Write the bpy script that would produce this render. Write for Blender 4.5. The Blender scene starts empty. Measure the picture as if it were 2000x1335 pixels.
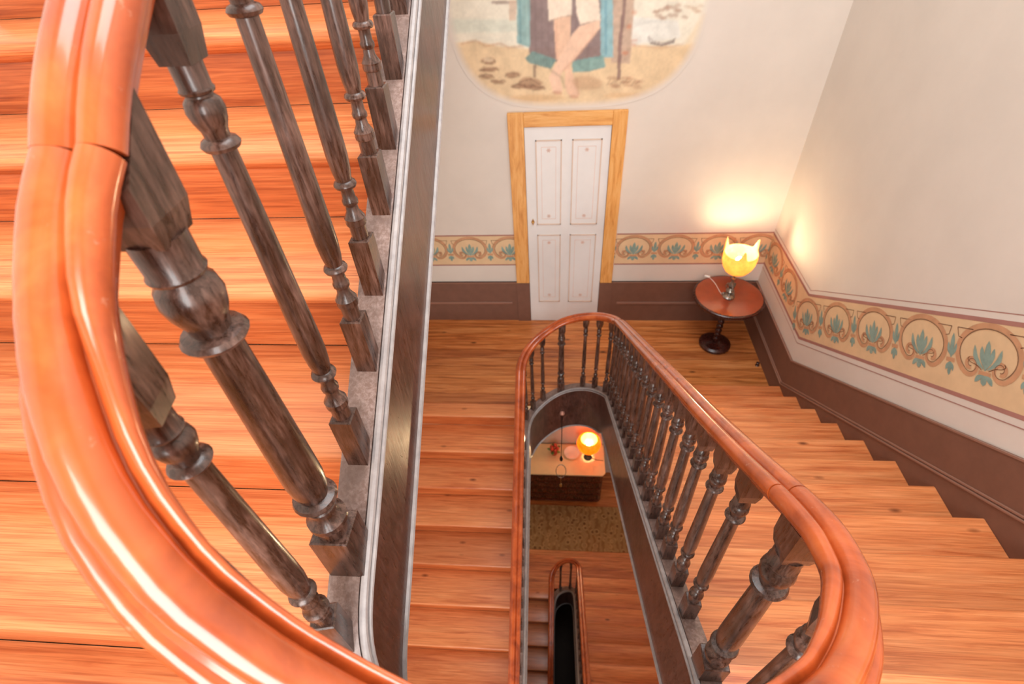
import bpy, bmesh, math, random
import numpy as np
from mathutils import Vector, Matrix
random.seed(7)
sc = bpy.context.scene
COL = sc.collection
# ------------------------------------------------------------------ camera
CP = (-.406, -4.319, 3.779); PITCH, YAW, ROLL, FPX = .760, -.117, -.074, 1007.5
def cam_axes():
    cp, sp = math.cos(PITCH), math.sin(PITCH)
    fw = Vector((math.sin(YAW)*cp, math.cos(YAW)*cp, -sp))
    rt = Vector((math.cos(YAW), -math.sin(YAW), 0))
    up = rt.cross(fw); c, s = math.cos(ROLL), math.sin(ROLL)
    return c*rt + s*up, -s*rt + c*up, fw
RT, UP, FW = cam_axes()
cd = bpy.data.cameras.new('camera'); cam = bpy.data.objects.new('camera', cd); COL.objects.link(cam)
M = Matrix((RT, UP, -FW)).transposed().to_4x4(); M.translation = Vector(CP); cam.matrix_world = M
cd.sensor_width = 36; cd.lens = 36*FPX/2000; cd.clip_start = .02; cd.clip_end = 60
cd.dof.use_dof = True; cd.dof.focus_distance = 1.15; cd.dof.aperture_fstop = 4.5
sc.camera = cam
def ray(u, v):
    return Vector(CP), FW + RT*((u-1000)/FPX) - UP*((v-667.5)/FPX)
def ony(u, v, y):                      # photo pixel -> point on a plane of constant y
    C, d = ray(u, v); return C + d*((y-C.y)/d.y)
def onx(u, v, x):
    C, d = ray(u, v); return C + d*((x-C.x)/d.x)
def onz(u, v, z):
    C, d = ray(u, v); return C + d*((z-C.z)/d.z)
# ------------------------------------------------------------------ world, light, exposure
w = bpy.data.worlds.new('world'); sc.world = w; w.use_nodes = True
bg = w.node_tree.nodes['Background']; bg.inputs[0].default_value = (.86, .93, 1, 1); bg.inputs[1].default_value = 1.0
vs = sc.view_settings; vs.view_transform = 'Standard'; vs.look = 'None'; vs.exposure = -.64; vs.gamma = 1; vs.use_curve_mapping = False
def area(name, loc, rot, sx, sy, power, col):
    l = bpy.data.lights.new(name, 'AREA'); l.shape = 'RECTANGLE'; l.size = sx; l.size_y = sy; l.energy = power; l.color = col
    o = bpy.data.objects.new(name, l); COL.objects.link(o); o.location = loc; o.rotation_euler = rot; return o
area('skylight_daylight', (-.1, -2.9, 7.05), (0, 0, 0), 2.6, 3.0, 290, (.95, .98, 1))
area('front_window_daylight', (-.32, -6.12, 4.1), (math.radians(84), 0, 0), 1.5, 1.9, 175, (1, .98, .96))
area('added_half_landing_fill', (-.6, -6.18, .15), (math.radians(90), 0, 0), 2.4, 1.5, 150, (1, .96, .92))  # added fill brightening the dim descending flight, no known source there
# ------------------------------------------------------------------ materials
def nodes(name):
    m = bpy.data.materials.new(name); m.use_nodes = True
    nt = m.node_tree; return m, nt, nt.nodes['Principled BSDF']
def srgb(r, g, b):
    f = lambda c: (c/255/12.92 if c/255 <= .04045 else ((c/255+.055)/1.055)**2.4)
    return (f(r), f(g), f(b), 1)
def N(nt, t, **kw):
    n = nt.nodes.new(t)
    for k, v in kw.items():
        if isinstance(v, tuple) and k.startswith('in'): pass
        setattr(n, k, v)
    return n
def coords(nt, scale=(1, 1, 1), obj=False, shift=True):
    if obj: t = N(nt, 'ShaderNodeTexCoord').outputs['Object']
    else: t = N(nt, 'ShaderNodeNewGeometry').outputs['Position']
    mp = N(nt, 'ShaderNodeMapping'); mp.inputs['Scale'].default_value = scale
    nt.links.new(t, mp.inputs['Vector'])
    if shift:
        oi = N(nt, 'ShaderNodeObjectInfo'); mu = N(nt, 'ShaderNodeMath', operation='MULTIPLY'); mu.inputs[1].default_value = 37.0
        nt.links.new(oi.outputs['Random'], mu.inputs[0])
        nt.links.new(mu.outputs[0], mp.inputs['Location'])
    return mp.outputs['Vector']
def ramp(nt, fac, stops):
    r = N(nt, 'ShaderNodeValToRGB'); e = r.color_ramp.elements
    while len(e) < len(stops): e.new(.5)
    for i, (p, c) in enumerate(stops): e[i].position = p; e[i].color = c
    nt.links.new(fac, r.inputs[0]); return r.outputs[0]
def noise(nt, vec, scale, detail=4, rough=.6, dist=0):
    n = N(nt, 'ShaderNodeTexNoise'); n.inputs['Scale'].default_value = scale; n.inputs['Detail'].default_value = detail
    n.inputs['Roughness'].default_value = rough; n.inputs['Distortion'].default_value = dist
    nt.links.new(vec, n.inputs['Vector']); return n.outputs['Fac']
def mixc(nt, fac, a, b, mode='MIX'):
    m = N(nt, 'ShaderNodeMix'); m.data_type = 'RGBA'; m.blend_type = mode
    for s, v in ((m.inputs[0], fac), (m.inputs[6], a), (m.inputs[7], b)):
        if hasattr(v, 'links') or isinstance(v, bpy.types.NodeSocket): nt.links.new(v, s)
        else: s.default_value = v
    return m.outputs[2]
def bump(nt, b, h, strength=.2, dist=.01):
    n = N(nt, 'ShaderNodeBump'); n.inputs['Strength'].default_value = strength; n.inputs['Distance'].default_value = dist
    nt.links.new(h, n.inputs['Height']); nt.links.new(n.outputs[0], b.inputs['Normal'])
def setp(b, **kw):
    for k, v in kw.items():
        b.inputs[k.replace('_', ' ')].default_value = v
def plank_mat(name, dark, mid, light, rough=.32, knots=True, var=.35, axis='x', coat=.25):
    m, nt, b = nodes(name)
    sx = (.9, 16, 16) if axis == 'x' else (16, .9, 16)
    v = coords(nt, sx)
    g = noise(nt, v, 1.6, 6, .62, 1.1)
    c = ramp(nt, g, [(.30, dark), (.48, mid), (.68, light)])
    v2 = coords(nt, (1.4, 55, 55) if axis == 'x' else (55, 1.4, 55))
    f = noise(nt, v2, 2.2, 3, .6, .4)
    c = mixc(nt, .45, c, ramp(nt, f, [(.35, (.55, .42, .33, 1)), (.6, (1, 1, 1, 1))]), 'MULTIPLY')
    v3 = coords(nt, (3, 210, 210) if axis == 'x' else (210, 3, 210))
    f3 = noise(nt, v3, 1.6, 2, .5, .2)
    c = mixc(nt, .5, c, ramp(nt, f3, [(.36, (.60, .44, .34, 1)), (.52, (1, 1, 1, 1))]), 'MULTIPLY')
    if knots:
        vk = coords(nt, (2.2, 5.5, 5.5) if axis == 'x' else (5.5, 2.2, 5.5))
        vo = N(nt, 'ShaderNodeTexVoronoi'); vo.inputs['Scale'].default_value = 1.15; nt.links.new(vk, vo.inputs['Vector'])
        k = ramp(nt, vo.outputs['Distance'], [(.035, (1, 1, 1, 1)), (.11, (0, 0, 0, 1))])
        c = mixc(nt, k, c, tuple(x*.35 for x in dark[:3])+(1,))
    oi = N(nt, 'ShaderNodeObjectInfo')
    tint = ramp(nt, oi.outputs['Random'], [(0, (1-var*.55, 1-var*.75, 1-var*.85, 1)), (.5, (1, 1, 1, 1)), (1, (1.0, 1.0-var*.2, 1.0-var*.3, 1))])
    c = mixc(nt, 1.0, c, tint, 'MULTIPLY')
    nt.links.new(c, b.inputs['Base Color'])
    setp(b, Roughness=rough, Coat_Weight=coat, Coat_Roughness=.18)
    bump(nt, b, f, .12, .004)
    return m
def turned_mat(name, dark, worn, amount=.5, rough=.3):
    m, nt, b = nodes(name)
    v = coords(nt, (120, 120, 14)); n1 = noise(nt, v, 1.0, 5, .7, .3)
    c = ramp(nt, n1, [(.42, dark), (.62+.2*(1-amount), worn)])
    v2 = coords(nt, (14, 14, 10)); n2 = noise(nt, v2, 1.0, 4, .6)
    c = mixc(nt, ramp(nt, n2, [(.40, (0, 0, 0, 1)), (.65, (.75, .75, .75, 1))]), c, tuple(x*.55 for x in dark[:3])+(1,))
    nt.links.new(c, b.inputs['Base Color'])
    r = ramp(nt, n1, [(.3, (rough*.7,)*3+(1,)), (.7, (rough*1.5,)*3+(1,))])
    nt.links.new(r, b.inputs['Roughness'])
    setp(b, Coat_Weight=.35, Coat_Roughness=.15)
    bump(nt, b, n1, .2, .003)
    return m
def plain(name, col, rough=.5, metal=0, vary=.08, scale=6, coat=0, spec=.5):
    m, nt, b = nodes(name)
    n = noise(nt, coords(nt, (scale,)*3), 1.0, 5, .6)
    lo = tuple(max(0, c*(1-vary)) for c in col[:3])+(1,); hi = tuple(min(1, c*(1+vary)) for c in col[:3])+(1,)
    nt.links.new(ramp(nt, n, [(.35, lo), (.65, hi)]), b.inputs['Base Color'])
    setp(b, Roughness=rough, Metallic=metal, Coat_Weight=coat, Specular_IOR_Level=spec)
    return m
MAT = {}
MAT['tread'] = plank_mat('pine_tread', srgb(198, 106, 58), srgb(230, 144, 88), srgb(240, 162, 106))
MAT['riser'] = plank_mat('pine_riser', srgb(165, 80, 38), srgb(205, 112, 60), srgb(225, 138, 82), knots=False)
MAT['plank'] = plank_mat('pine_floorboard', srgb(142, 78, 34), srgb(210, 130, 68), srgb(234, 164, 102), var=.5)
MAT['rail'] = None
def rail_mat():
    m, nt, b = nodes('polished_handrail')
    v = coords(nt, (7, 7, 7), shift=False); n = noise(nt, v, 1.0, 5, .6, .8)
    c = ramp(nt, n, [(.3, srgb(136, 54, 22)), (.55, srgb(188, 86, 38)), (.75, srgb(206, 108, 54))])
    n2 = noise(nt, coords(nt, (45, 45, 45), shift=False), 1.0, 4, .7)
    c = mixc(nt, ramp(nt, n2, [(.66, (0, 0, 0, 1)), (.76, (.5, .5, .5, 1))]), c, srgb(206, 150, 120))
    nt.links.new(c, b.inputs['Base Color']); setp(b, Roughness=.24, Coat_Weight=.7, Coat_Roughness=.10)
    return m
MAT['rail'] = rail_mat()
MAT['baluster'] = turned_mat('dark_turned_wood', srgb(60, 36, 26), srgb(128, 96, 84), .6)
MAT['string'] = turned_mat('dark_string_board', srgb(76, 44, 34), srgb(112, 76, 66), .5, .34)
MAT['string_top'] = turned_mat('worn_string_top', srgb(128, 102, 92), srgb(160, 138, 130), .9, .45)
MAT['bead'] = plain('pale_grey_bead', srgb(160, 152, 150), .38, vary=.14, scale=30)  # pale grey, slightly mottled, for the string mouldings
MAT['wall'] = plain('cream_plaster', srgb(221, 212, 202), .75, vary=.03, scale=2.5, spec=.25)
MAT['ceil'] = plain('white_ceiling_plaster', srgb(235, 232, 225), .8, vary=.02)
MAT['dado'] = plain('brown_dado_paint', srgb(120, 84, 69), .5, vary=.06, scale=12)
MAT['dado_bead'] = plain('brown_dado_moulding', srgb(146, 108, 92), .35, vary=.05)
MAT['band'] = plain('tan_border_paint', srgb(224, 194, 154), .75, vary=.05, scale=9, spec=.25)
MAT['stripe'] = plain('dusty_rose_paint', srgb(170, 122, 112), .75, vary=.06, scale=9, spec=.25)
MAT['ochre'] = plain('ochre_scroll_paint', srgb(200, 152, 116), .75, vary=.10, scale=14, spec=.25)
MAT['brownline'] = plain('brown_outline_paint', srgb(128, 92, 70), .75, vary=.1, scale=14, spec=.25)
MAT['teal'] = plain('teal_leaf_paint', srgb(138, 162, 152), .75, vary=.14, scale=20, spec=.25)
MAT['door'] = plain('white_door_paint', srgb(226, 224, 222), .42, vary=.02)
MAT['door_line'] = plain('pale_tan_panel_line', srgb(214, 190, 172), .6, vary=.05)
MAT['door_rose'] = plain('pale_rose_ornament_paint', srgb(222, 196, 184), .6, vary=.05)
MAT['brass'] = plain('brass', srgb(196, 150, 80), .3, .9)
MAT['white'] = plain('white_plastic', srgb(235, 232, 225), .4, vary=.02)
MAT['silver'] = plain('tarnished_silver', srgb(150, 146, 138), .28, .9, vary=.3, scale=40)
MAT['mahogany'] = turned_mat('mahogany', srgb(58, 20, 14), srgb(92, 38, 26), .5, .25)
MAT['mahogany_top'] = plain('polished_mahogany_top', srgb(140, 66, 42), .22, vary=.12, scale=5, coat=.5)
MAT['dresser'] = turned_mat('dark_dresser_wood', srgb(84, 36, 22), srgb(128, 64, 40), .5, .22)
MAT['cream_top'] = plain('cream_stone_top', srgb(232, 206, 162), .35, vary=.05)
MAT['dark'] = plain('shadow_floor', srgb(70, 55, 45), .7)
MAT['black'] = plain('blackened_metal', srgb(36, 30, 28), .4, .6)
MAT['copper'] = plain('pinkish_copper', srgb(196, 140, 120), .4, .3)
MAT['red'] = plain('red_glaze', srgb(178, 62, 40), .35)
MAT['green'] = plain('green_leaf', srgb(96, 128, 66), .5)
def frame_mat(name, scl):
    m, nt, b = nodes(name)
    n = noise(nt, coords(nt, scl), 1.0, 5, .65, .5)
    c = ramp(nt, n, [(.3, srgb(198, 130, 58)), (.5, srgb(226, 164, 90)), (.7, srgb(236, 184, 116))])
    nt.links.new(c, b.inputs['Base Color']); setp(b, Roughness=.5); return m
MAT['frame'] = frame_mat('ochre_grained_frame', (30, 30, 3.5)); MAT['frame_h'] = frame_mat('ochre_grained_frame_head', (3.5, 30, 30))
def glass_shade(name, col):
    m, nt, b = nodes(name)
    n = noise(nt, coords(nt, (14, 14, 14)), 1.0, 5, .65)
    c = ramp(nt, n, [(.38, tuple(x*.72 for x in col[:3])+(1,)), (.6, col)])
    tr = N(nt, 'ShaderNodeBsdfTranslucent'); nt.links.new(c, tr.inputs[0])
    mx = N(nt, 'ShaderNodeMixShader'); mx.inputs[0].default_value = .6
    nt.links.new(c, b.inputs['Base Color']); setp(b, Roughness=.25)
    nt.links.new(b.outputs[0], mx.inputs[1]); nt.links.new(tr.outputs[0], mx.inputs[2])
    nt.links.new(mx.outputs[0], nt.nodes['Material Output'].inputs[0]); return m
MAT['amber'] = glass_shade('amber_shell_glass', srgb(252, 206, 146))
MAT['orange_glass'] = glass_shade('orange_glass', srgb(246, 168, 70))
def emit(name, col, s):
    m, nt, b = nodes(name); setp(b, Emission_Color=col, Emission_Strength=s, Base_Color=col); return m
MAT['bulb'] = emit('lit_bulb', (1, .82, .55, 1), 14)
def rug_mat():
    m, nt, b = nodes('patterned_rug')
    v = coords(nt, (1, 1, 1), shift=False)
    vo = N(nt, 'ShaderNodeTexVoronoi'); vo.inputs['Scale'].default_value = 11; nt.links.new(v, vo.inputs['Vector'])
    wv = N(nt, 'ShaderNodeTexWave'); wv.inputs['Scale'].default_value = 3.1; wv.inputs['Distortion'].default_value = 12; wv.inputs['Detail'].default_value = 4; nt.links.new(v, wv.inputs['Vector'])
    c = ramp(nt, vo.outputs['Distance'], [(.2, srgb(110, 74, 44)), (.4, srgb(184, 148, 100)), (.6, srgb(134, 98, 60))])
    c = mixc(nt, wv.outputs['Fac'], c, srgb(158, 124, 82)); nt.links.new(c, b.inputs['Base Color']); setp(b, Roughness=.95)
    return m
MAT['rug'] = rug_mat()
def vcol_mat():
    m, nt, b = nodes('mural_paint'); a = N(nt, 'ShaderNodeVertexColor'); a.layer_name = 'Paint'
    nt.links.new(a.outputs[0], b.inputs['Base Color']); setp(b, Roughness=.75, Specular_IOR_Level=.25); return m
MAT['mural'] = vcol_mat()
# ------------------------------------------------------------------ mesh helpers
class MB:
    def __init__(s): s.v = []; s.f = []; s.mi = []; s.cur = 0
    def add(s, vs_, fs):
        o = len(s.v); s.v += [tuple(p) for p in vs_]; s.f += [tuple(i+o for i in f) for f in fs]; s.mi += [s.cur]*len(fs); return s
    def box(s, x0, x1, y0, y1, z0, z1):
        x0, x1 = sorted((x0, x1)); y0, y1 = sorted((y0, y1)); z0, z1 = sorted((z0, z1))
        return s.add([(x0,y0,z0),(x1,y0,z0),(x1,y1,z0),(x0,y1,z0),(x0,y0,z1),(x1,y0,z1),(x1,y1,z1),(x0,y1,z1)],
              [(0,3,2,1),(4,5,6,7),(0,1,5,4),(1,2,6,5),(2,3,7,6),(3,0,4,7)])
    def prism(s, poly, fn0, fn1):
        n = len(poly); a = [fn0(p) for p in poly]; b = [fn1(p) for p in poly]
        return s.add(a+b, [tuple(range(n))[::-1], tuple(range(n, 2*n))]+[(i, (i+1) % n, n+(i+1) % n, n+i) for i in range(n)])
    def lathe(s, prof, n=20, c=(0, 0, 0), cap=True):
        vs_ = []; fs = []
        for r, z in prof:
            for i in range(n):
                a = 2*math.pi*i/n; vs_.append((c[0]+r*math.cos(a), c[1]+r*math.sin(a), c[2]+z))
        for j in range(len(prof)-1):
            for i in range(n):
                fs.append((j*n+i, j*n+(i+1) % n, (j+1)*n+(i+1) % n, (j+1)*n+i))
        if cap: fs.append(tuple(range(n))[::-1]); fs.append(tuple((len(prof)-1)*n+i for i in range(n)))
        return s.add(vs_, fs)
    def tube(s, pts, r, n=8):
        pts = [Vector(p) for p in pts]; vs_ = []; fs = []
        for k, p in enumerate(pts):
            t = (pts[min(k+1, len(pts)-1)]-pts[max(k-1, 0)]).normalized()
            a = t.cross(Vector((0, 0, 1)) if abs(t.z) < .9 else Vector((1, 0, 0))).normalized(); b = t.cross(a)
            rr = r[k] if isinstance(r, (list, tuple)) else r
            for i in range(n):
                q = 2*math.pi*i/n; vs_.append(p+a*(rr*math.cos(q))+b*(rr*math.sin(q)))
        for j in range(len(pts)-1):
            for i in range(n): fs.append((j*n+i, j*n+(i+1) % n, (j+1)*n+(i+1) % n, (j+1)*n+i))
        fs.append(tuple(range(n))[::-1]); fs.append(tuple((len(pts)-1)*n+i for i in range(n)))
        return s.add(vs_, fs)
    def sphere(s, c, r, n=14, m=8, sq=1):
        prof = [(max(1e-4, r*math.sin(math.pi*j/m)), -r*sq*math.cos(math.pi*j/m)) for j in range(m+1)]
        return s.lathe(prof, n, c, True)
    def mesh(s, name, smooth=False):
        me = bpy.data.meshes.new(name); me.from_pydata(s.v, [], s.f); me.validate()
        bm = bmesh.new(); bm.from_mesh(me); bmesh.ops.recalc_face_normals(bm, faces=bm.faces); bm.to_mesh(me); bm.free()
        if any(s.mi) and len(s.mi) == len(me.polygons): me.polygons.foreach_set('material_index', s.mi)
        if smooth:
            me.polygons.foreach_set('use_smooth', [True]*len(me.polygons))
            try: me.set_sharp_from_angle(angle=math.radians(38))
            except Exception: pass
        me.update(); return me
    def build(s, name, mat, parent=None, smooth=False, **tags):
        return link(name, s.mesh(name, smooth), mat, parent, **tags)
def link(name, me, mat, parent=None, **tags):
    mats = mat if isinstance(mat, (list, tuple)) else [mat]
    if not me.materials:
        for q in mats: me.materials.append(MAT[q])
    o = bpy.data.objects.new(name, me); COL.objects.link(o)
    if parent: o.parent = parent
    for k, v in tags.items(): o[k] = v
    return o
def empty(name, loc=(0, 0, 0), **tags):
    o = bpy.data.objects.new(name, None); COL.objects.link(o); o.location = loc; o.empty_display_size = .1
    for k, v in tags.items(): o[k] = v
    return o
def bev(o, wdt=.004, seg=2):
    b = o.modifiers.new('bevel', 'BEVEL'); b.width = wdt; b.segments = seg; b.limit_method = 'ANGLE'; return o
def interp(x, xs, ys):
    return float(np.interp(x, xs, ys))
# ------------------------------------------------------------------ main dimensions
XL, XR = -2.25, 1.613
R_, G_ = .175, .272; S_ = R_/G_
K = 1.12
def sc_y(y): return CP[1]+(y-CP[1])*K
def sc_z(z): return CP[2]+(z-CP[2])*K
YB, YA = -1.095, -1.367                       # first nosing of the rising / falling flight on the door landing
YC, ZC = sc_y(-1.344), sc_z(4.55); GC, RC = G_*K, R_*K
HL = 4.375                                    # drop to the landing below
F1 = 2.28; YF = -6.2; ZT = 7.3; ZB = -6.7; YLOW = .84
def noseA(y): return (y-YA)*S_
def noseB(y): return R_-(y-YB)*S_
def noseC(y): return ZC+(y-YC)*S_
# ------------------------------------------------------------------ centre path of the balustrade
def catmull(P_, n=8):
    P_ = [np.array(p, float) for p in P_]; out = []
    Q = [2*P_[0]-P_[1]]+P_+[2*P_[-1]-P_[-2]]
    for i in range(1, len(Q)-2):
        a, b, c, d = Q[i-1:i+3]
        for j in range(n):
            t = j/n; out.append(.5*((2*b)+(c-a)*t+(2*a-5*b+4*c-d)*t*t+(3*b-a-3*c+d)*t**3))
    out.append(Q[-2]); return out
def smooth(a, it):
    a = np.array(a, float)
    for _ in range(it):
        b = a.copy(); b[1:-1] = .25*a[:-2]+.5*a[1:-1]+.25*a[2:]; a = b
    return a
RS = .82
CX1, CY1, RC1 = -.318, -1.45, .3625
path = []                                     # x, y, string top z, string depth, rail z, rail scale
for y in np.arange(-4.62, CY1, .02):
    path.append((CX1-RC1, y, noseA(y)+.04, .42, noseA(y)+.78, .78))
for a in np.arange(180, -1, -4.):
    t = math.radians(a)
    zt = interp(180-a, [0, 22, 50, 79, 116, 155, 180], [-.045, -.055, -.03, .062, .173, .30, .41])
    zr = interp(180-a, [0, 17, 39, 57, 86, 119, 152, 180], [.72, .74, .775, .82, .924, 1.02, 1.13, 1.235])
    path.append((CX1+RC1*math.cos(t), CY1+RC1*math.sin(t), zt, .56, zr, RS))
BY = [-3.881, -3.79, -3.62, -3.332, -2.804, -1.5, -1.45]; BZ = [2.921, 2.862, 2.735, 2.532, 2.173, 1.29, 1.245]
for y in np.arange(-1.47, -3.87, -.02):
    path.append((.0445-.002*(y+1.45)/2.4*-1, y, noseB(y)+.04, .51, interp(y, BY, BZ), RS))
gB = [(1620, 1072, 2.935), (1638, 1110, 2.950), (1645, 1140, 2.962), (1644, 1175, 2.976), (1637, 1225, 2.992), (1622, 1267, 3.006), (1600, 1305, 3.018), (1577, 1332, 3.030)]
gC = [(630, 1298, 3.228), (546, 1247, 3.262), (420, 1150, 3.318), (352, 1076, 3.355), (280, 980, 3.397), (224, 868, 3.440), (200, 800, 3.464)]
front = [(.0425, -3.88, 2.921)]+[tuple(onz(*g)) for g in gB]
front += [(-.24, -4.206, 3.088), (-.38, -4.232, 3.135), (-.50, -4.226, 3.180)]+[tuple(onz(*g)) for g in gC]
front += [(-.797, -4.034, 3.497), (-.798, -4.001, 3.542), (-.797, -3.945, 3.600)]
fp = smooth(catmull(front, 5), 5)
fl = np.concatenate([[0], np.cumsum(np.linalg.norm(np.diff(fp[:, :2], axis=0), axis=1))]); fl /= fl[-1]
z0f, z1f = noseB(-3.88)+.04, noseC(-3.945)+.05
i0 = len(path)
for p, t in zip(fp, fl):
    path.append((p[0], p[1], z0f+(z1f-z0f)*t, .51-.14*t, p[2], RS))
CYr = [-3.945, -3.907, -3.876, -3.811, -1.0]; CZr = [3.600, 3.638, 3.663, 3.708, 3.708+2.811*S_]
for y in np.arange(-3.925, YC+.02, .02):
    path.append((-.796, y, noseC(y)+.05, .37, interp(y, CYr, CZr), RS))
path = np.array(path)
def despike(path):
    out = [path[0]]
    for p in path[1:]:
        if np.hypot(*(p[:2]-out[-1][:2])) > .012: out.append(p)
    return np.array(out)
def make_path_funcs(path):
    zr = smooth(path[:, 4], 6); zt = smooth(path[:, 2], 14); path[:, 4] = zr; path[:, 2] = zt; path[:, 3] = smooth(path[:, 3], 8)
    d = np.concatenate([[0], np.cumsum(np.linalg.norm(np.diff(path[:, :2], axis=0), axis=1))])
    def at(s): return [float(np.interp(s, d, path[:, i])) for i in range(path.shape[1])]
    def tan(s):
        a, b = at(max(0, s-.01)), at(min(d[-1], s+.01)); v = Vector((b[0]-a[0], b[1]-a[1], 0)); return v.normalized()
    return d, at, tan
path = despike(path)
D, PAT, PTAN = make_path_funcs(path)
def s_near(x, y, D, path):
    return D[int(np.argmin(np.hypot(path[:, 0]-x, path[:, 1]-y)))]
# ------------------------------------------------------------------ sweeps along a path
def frames(pts):
    out = []
    n = len(pts)
    for k in range(n):
        t = (pts[min(k+1, n-1)]-pts[max(k-1, 0)]).normalized()
        h = Vector((t.x, t.y, 0)).normalized(); side = Vector((h.y, -h.x, 0))   # to the right of travel
        out.append((t, side, side.cross(t).normalized()))
    return out
def sweep(mb, pts, prof, scales=None, tilt=True, closed=True, rolls=None, slim=None):
    fr = frames(pts); n = len(prof); vs_ = []; fs = []
    for k, p in enumerate(pts):
        t, sd, up = fr[k]; s = scales[k] if scales is not None else 1
        if not tilt: up = Vector((0, 0, 1))
        if rolls is not None: c_, s_ = math.cos(rolls[k]), math.sin(rolls[k]); up, sd = up*c_+sd*s_, sd*c_-up*s_
        for u, w_ in prof: vs_.append(p+sd*(u*s*(slim[k] if slim is not None and u > 0 else 1))+up*(w_*s))
    for k in range(len(pts)-1):
        for i in range(n if closed else n-1):
            j = (i+1) % n; fs.append((k*n+i, k*n+j, (k+1)*n+j, (k+1)*n+i))
    if closed:
        fs.append(tuple(range(n))[::-1]); fs.append(tuple((len(pts)-1)*n+i for i in range(n)))
    mb.add(vs_, fs)
def rail_profile():
    # +u is the well side; the outer side carries an extra roll below the two top lobes
    ri, ro = .0222, .0272
    inner = [(.012, -.040), (.020, -.036), (.024, -.026), (.027, -.014)]
    for a in range(-35, 151, 15): inner.append((ri+ri*math.cos(math.radians(a)), .004+ri*1.08*math.sin(math.radians(a))))
    inner.append((.0010, .006))
    outer = [(-.0010, .006)]
    for a in range(30, 216, 15): outer.append((-ro+ro*math.cos(math.radians(a)), .002+ro*.88*math.sin(math.radians(a))))
    for a in range(100, 271, 24): outer.append((-.051+.015*math.cos(math.radians(a)), -.031+.014*math.sin(math.radians(a))))
    outer += [(-.016, -.044)]
    return inner+outer
RAILP = rail_profile()
def wreath_roll(p):                              # the curved length twists as it turns the front of the well
    t = min(1, max(0, (-3.93-p.y)/.22)); return math.radians(ROLLMAX)*t*t*(3-2*t)
ROLLMAX = 30
def inner_slim(p): return interp(-p.y, [3.85, 3.95, 4.02, 4.09, 4.15, 4.2], [.97, .84, .74, .58, .42, .36])
# ------------------------------------------------------------------ the setting: walls
def struct(name, mb, mat, parent=None, **t):
    if parent is None: t['kind'] = 'structure'
    return mb.build(name, mat, parent, **t)
wall_back = struct('wall_back', MB().box(XL-.2, XR+.2, 0, .2, -.16, ZT), 'wall')
wall_right = struct('wall_right', MB().box(XR, XR+.2, YF, YLOW, ZB, ZT), 'wall')
wall_left = struct('wall_left', MB().box(XL-.2, XL, YF, YLOW, ZB, ZT), 'wall')
mb = MB(); wx0, wx1, wz0, wz1 = -1.1, .46, 3.1, 5.1
vx0, vx1, vz0, vz1 = -1.8, .6, -.6, .9          # tall landing window above, opening added below to house the fill light
mb.box(XL-.2, wx0, YF-.2, YF, F1, ZT).box(wx1, XR+.2, YF-.2, YF, F1, ZT).box(wx0, wx1, YF-.2, YF, F1, wz0).box(wx0, wx1, YF-.2, YF, wz1, ZT)
mb.box(XL-.2, vx0, YF-.2, YF, ZB, F1).box(vx1, XR+.2, YF-.2, YF, ZB, F1).box(vx0, vx1, YF-.2, YF, ZB, vz0).box(vx0, vx1, YF-.2, YF, vz1, F1)
wall_front = struct('wall_front', mb, 'wall')
struct('wall_back_lower', MB().box(XL-.2, XR+.2, YLOW, YLOW+.2, ZB, -.16), 'wall')
mb = MB(); sx0, sx1, sy0, sy1 = -1.45, 1.25, -4.45, -1.35
mb.box(XL-.2, sx0, YF-.2, .2, ZT, ZT+.2).box(sx1, XR+.2, YF-.2, .2, ZT, ZT+.2).box(sx0, sx1, YF-.2, sy0, ZT, ZT+.2).box(sx0, sx1, sy1, .2, ZT, ZT+.2)
struct('ceiling', mb, 'ceil')
win = struct('window_1', MB().box(wx0, wx0+.06, YF-.12, YF-.06, wz0, wz1).box(wx1-.06, wx1, YF-.12, YF-.06, wz0, wz1).box(wx0, wx1, YF-.12, YF-.06, wz0, wz0+.06).box(wx0, wx1, YF-.12, YF-.06, wz1-.06, wz1).box(-.35, -.29, YF-.12, YF-.06, wz0, wz1), 'door')
win_added = struct('added_window', MB().box(vx0, vx0+.06, YF-.12, YF-.06, vz0, vz1).box(vx1-.06, vx1, YF-.12, YF-.06, vz0, vz1).box(vx0, vx1, YF-.12, YF-.06, vz0, vz0+.06).box(vx0, vx1, YF-.12, YF-.06, vz1-.06, vz1).box(-.63, -.57, YF-.12, YF-.06, vz0, vz1), 'door')  # invented frame, unseen, around the opening added for the fill light
win2 = struct('window_2', MB().box(sx0, sx0+.06, sy0, sy1, ZT+.05, ZT+.12).box(sx1-.06, sx1, sy0, sy1, ZT+.05, ZT+.12).box(sx0, sx1, sy0, sy0+.06, ZT+.05, ZT+.12).box(sx0, sx1, sy1-.06, sy1, ZT+.05, ZT+.12), 'door')
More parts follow.
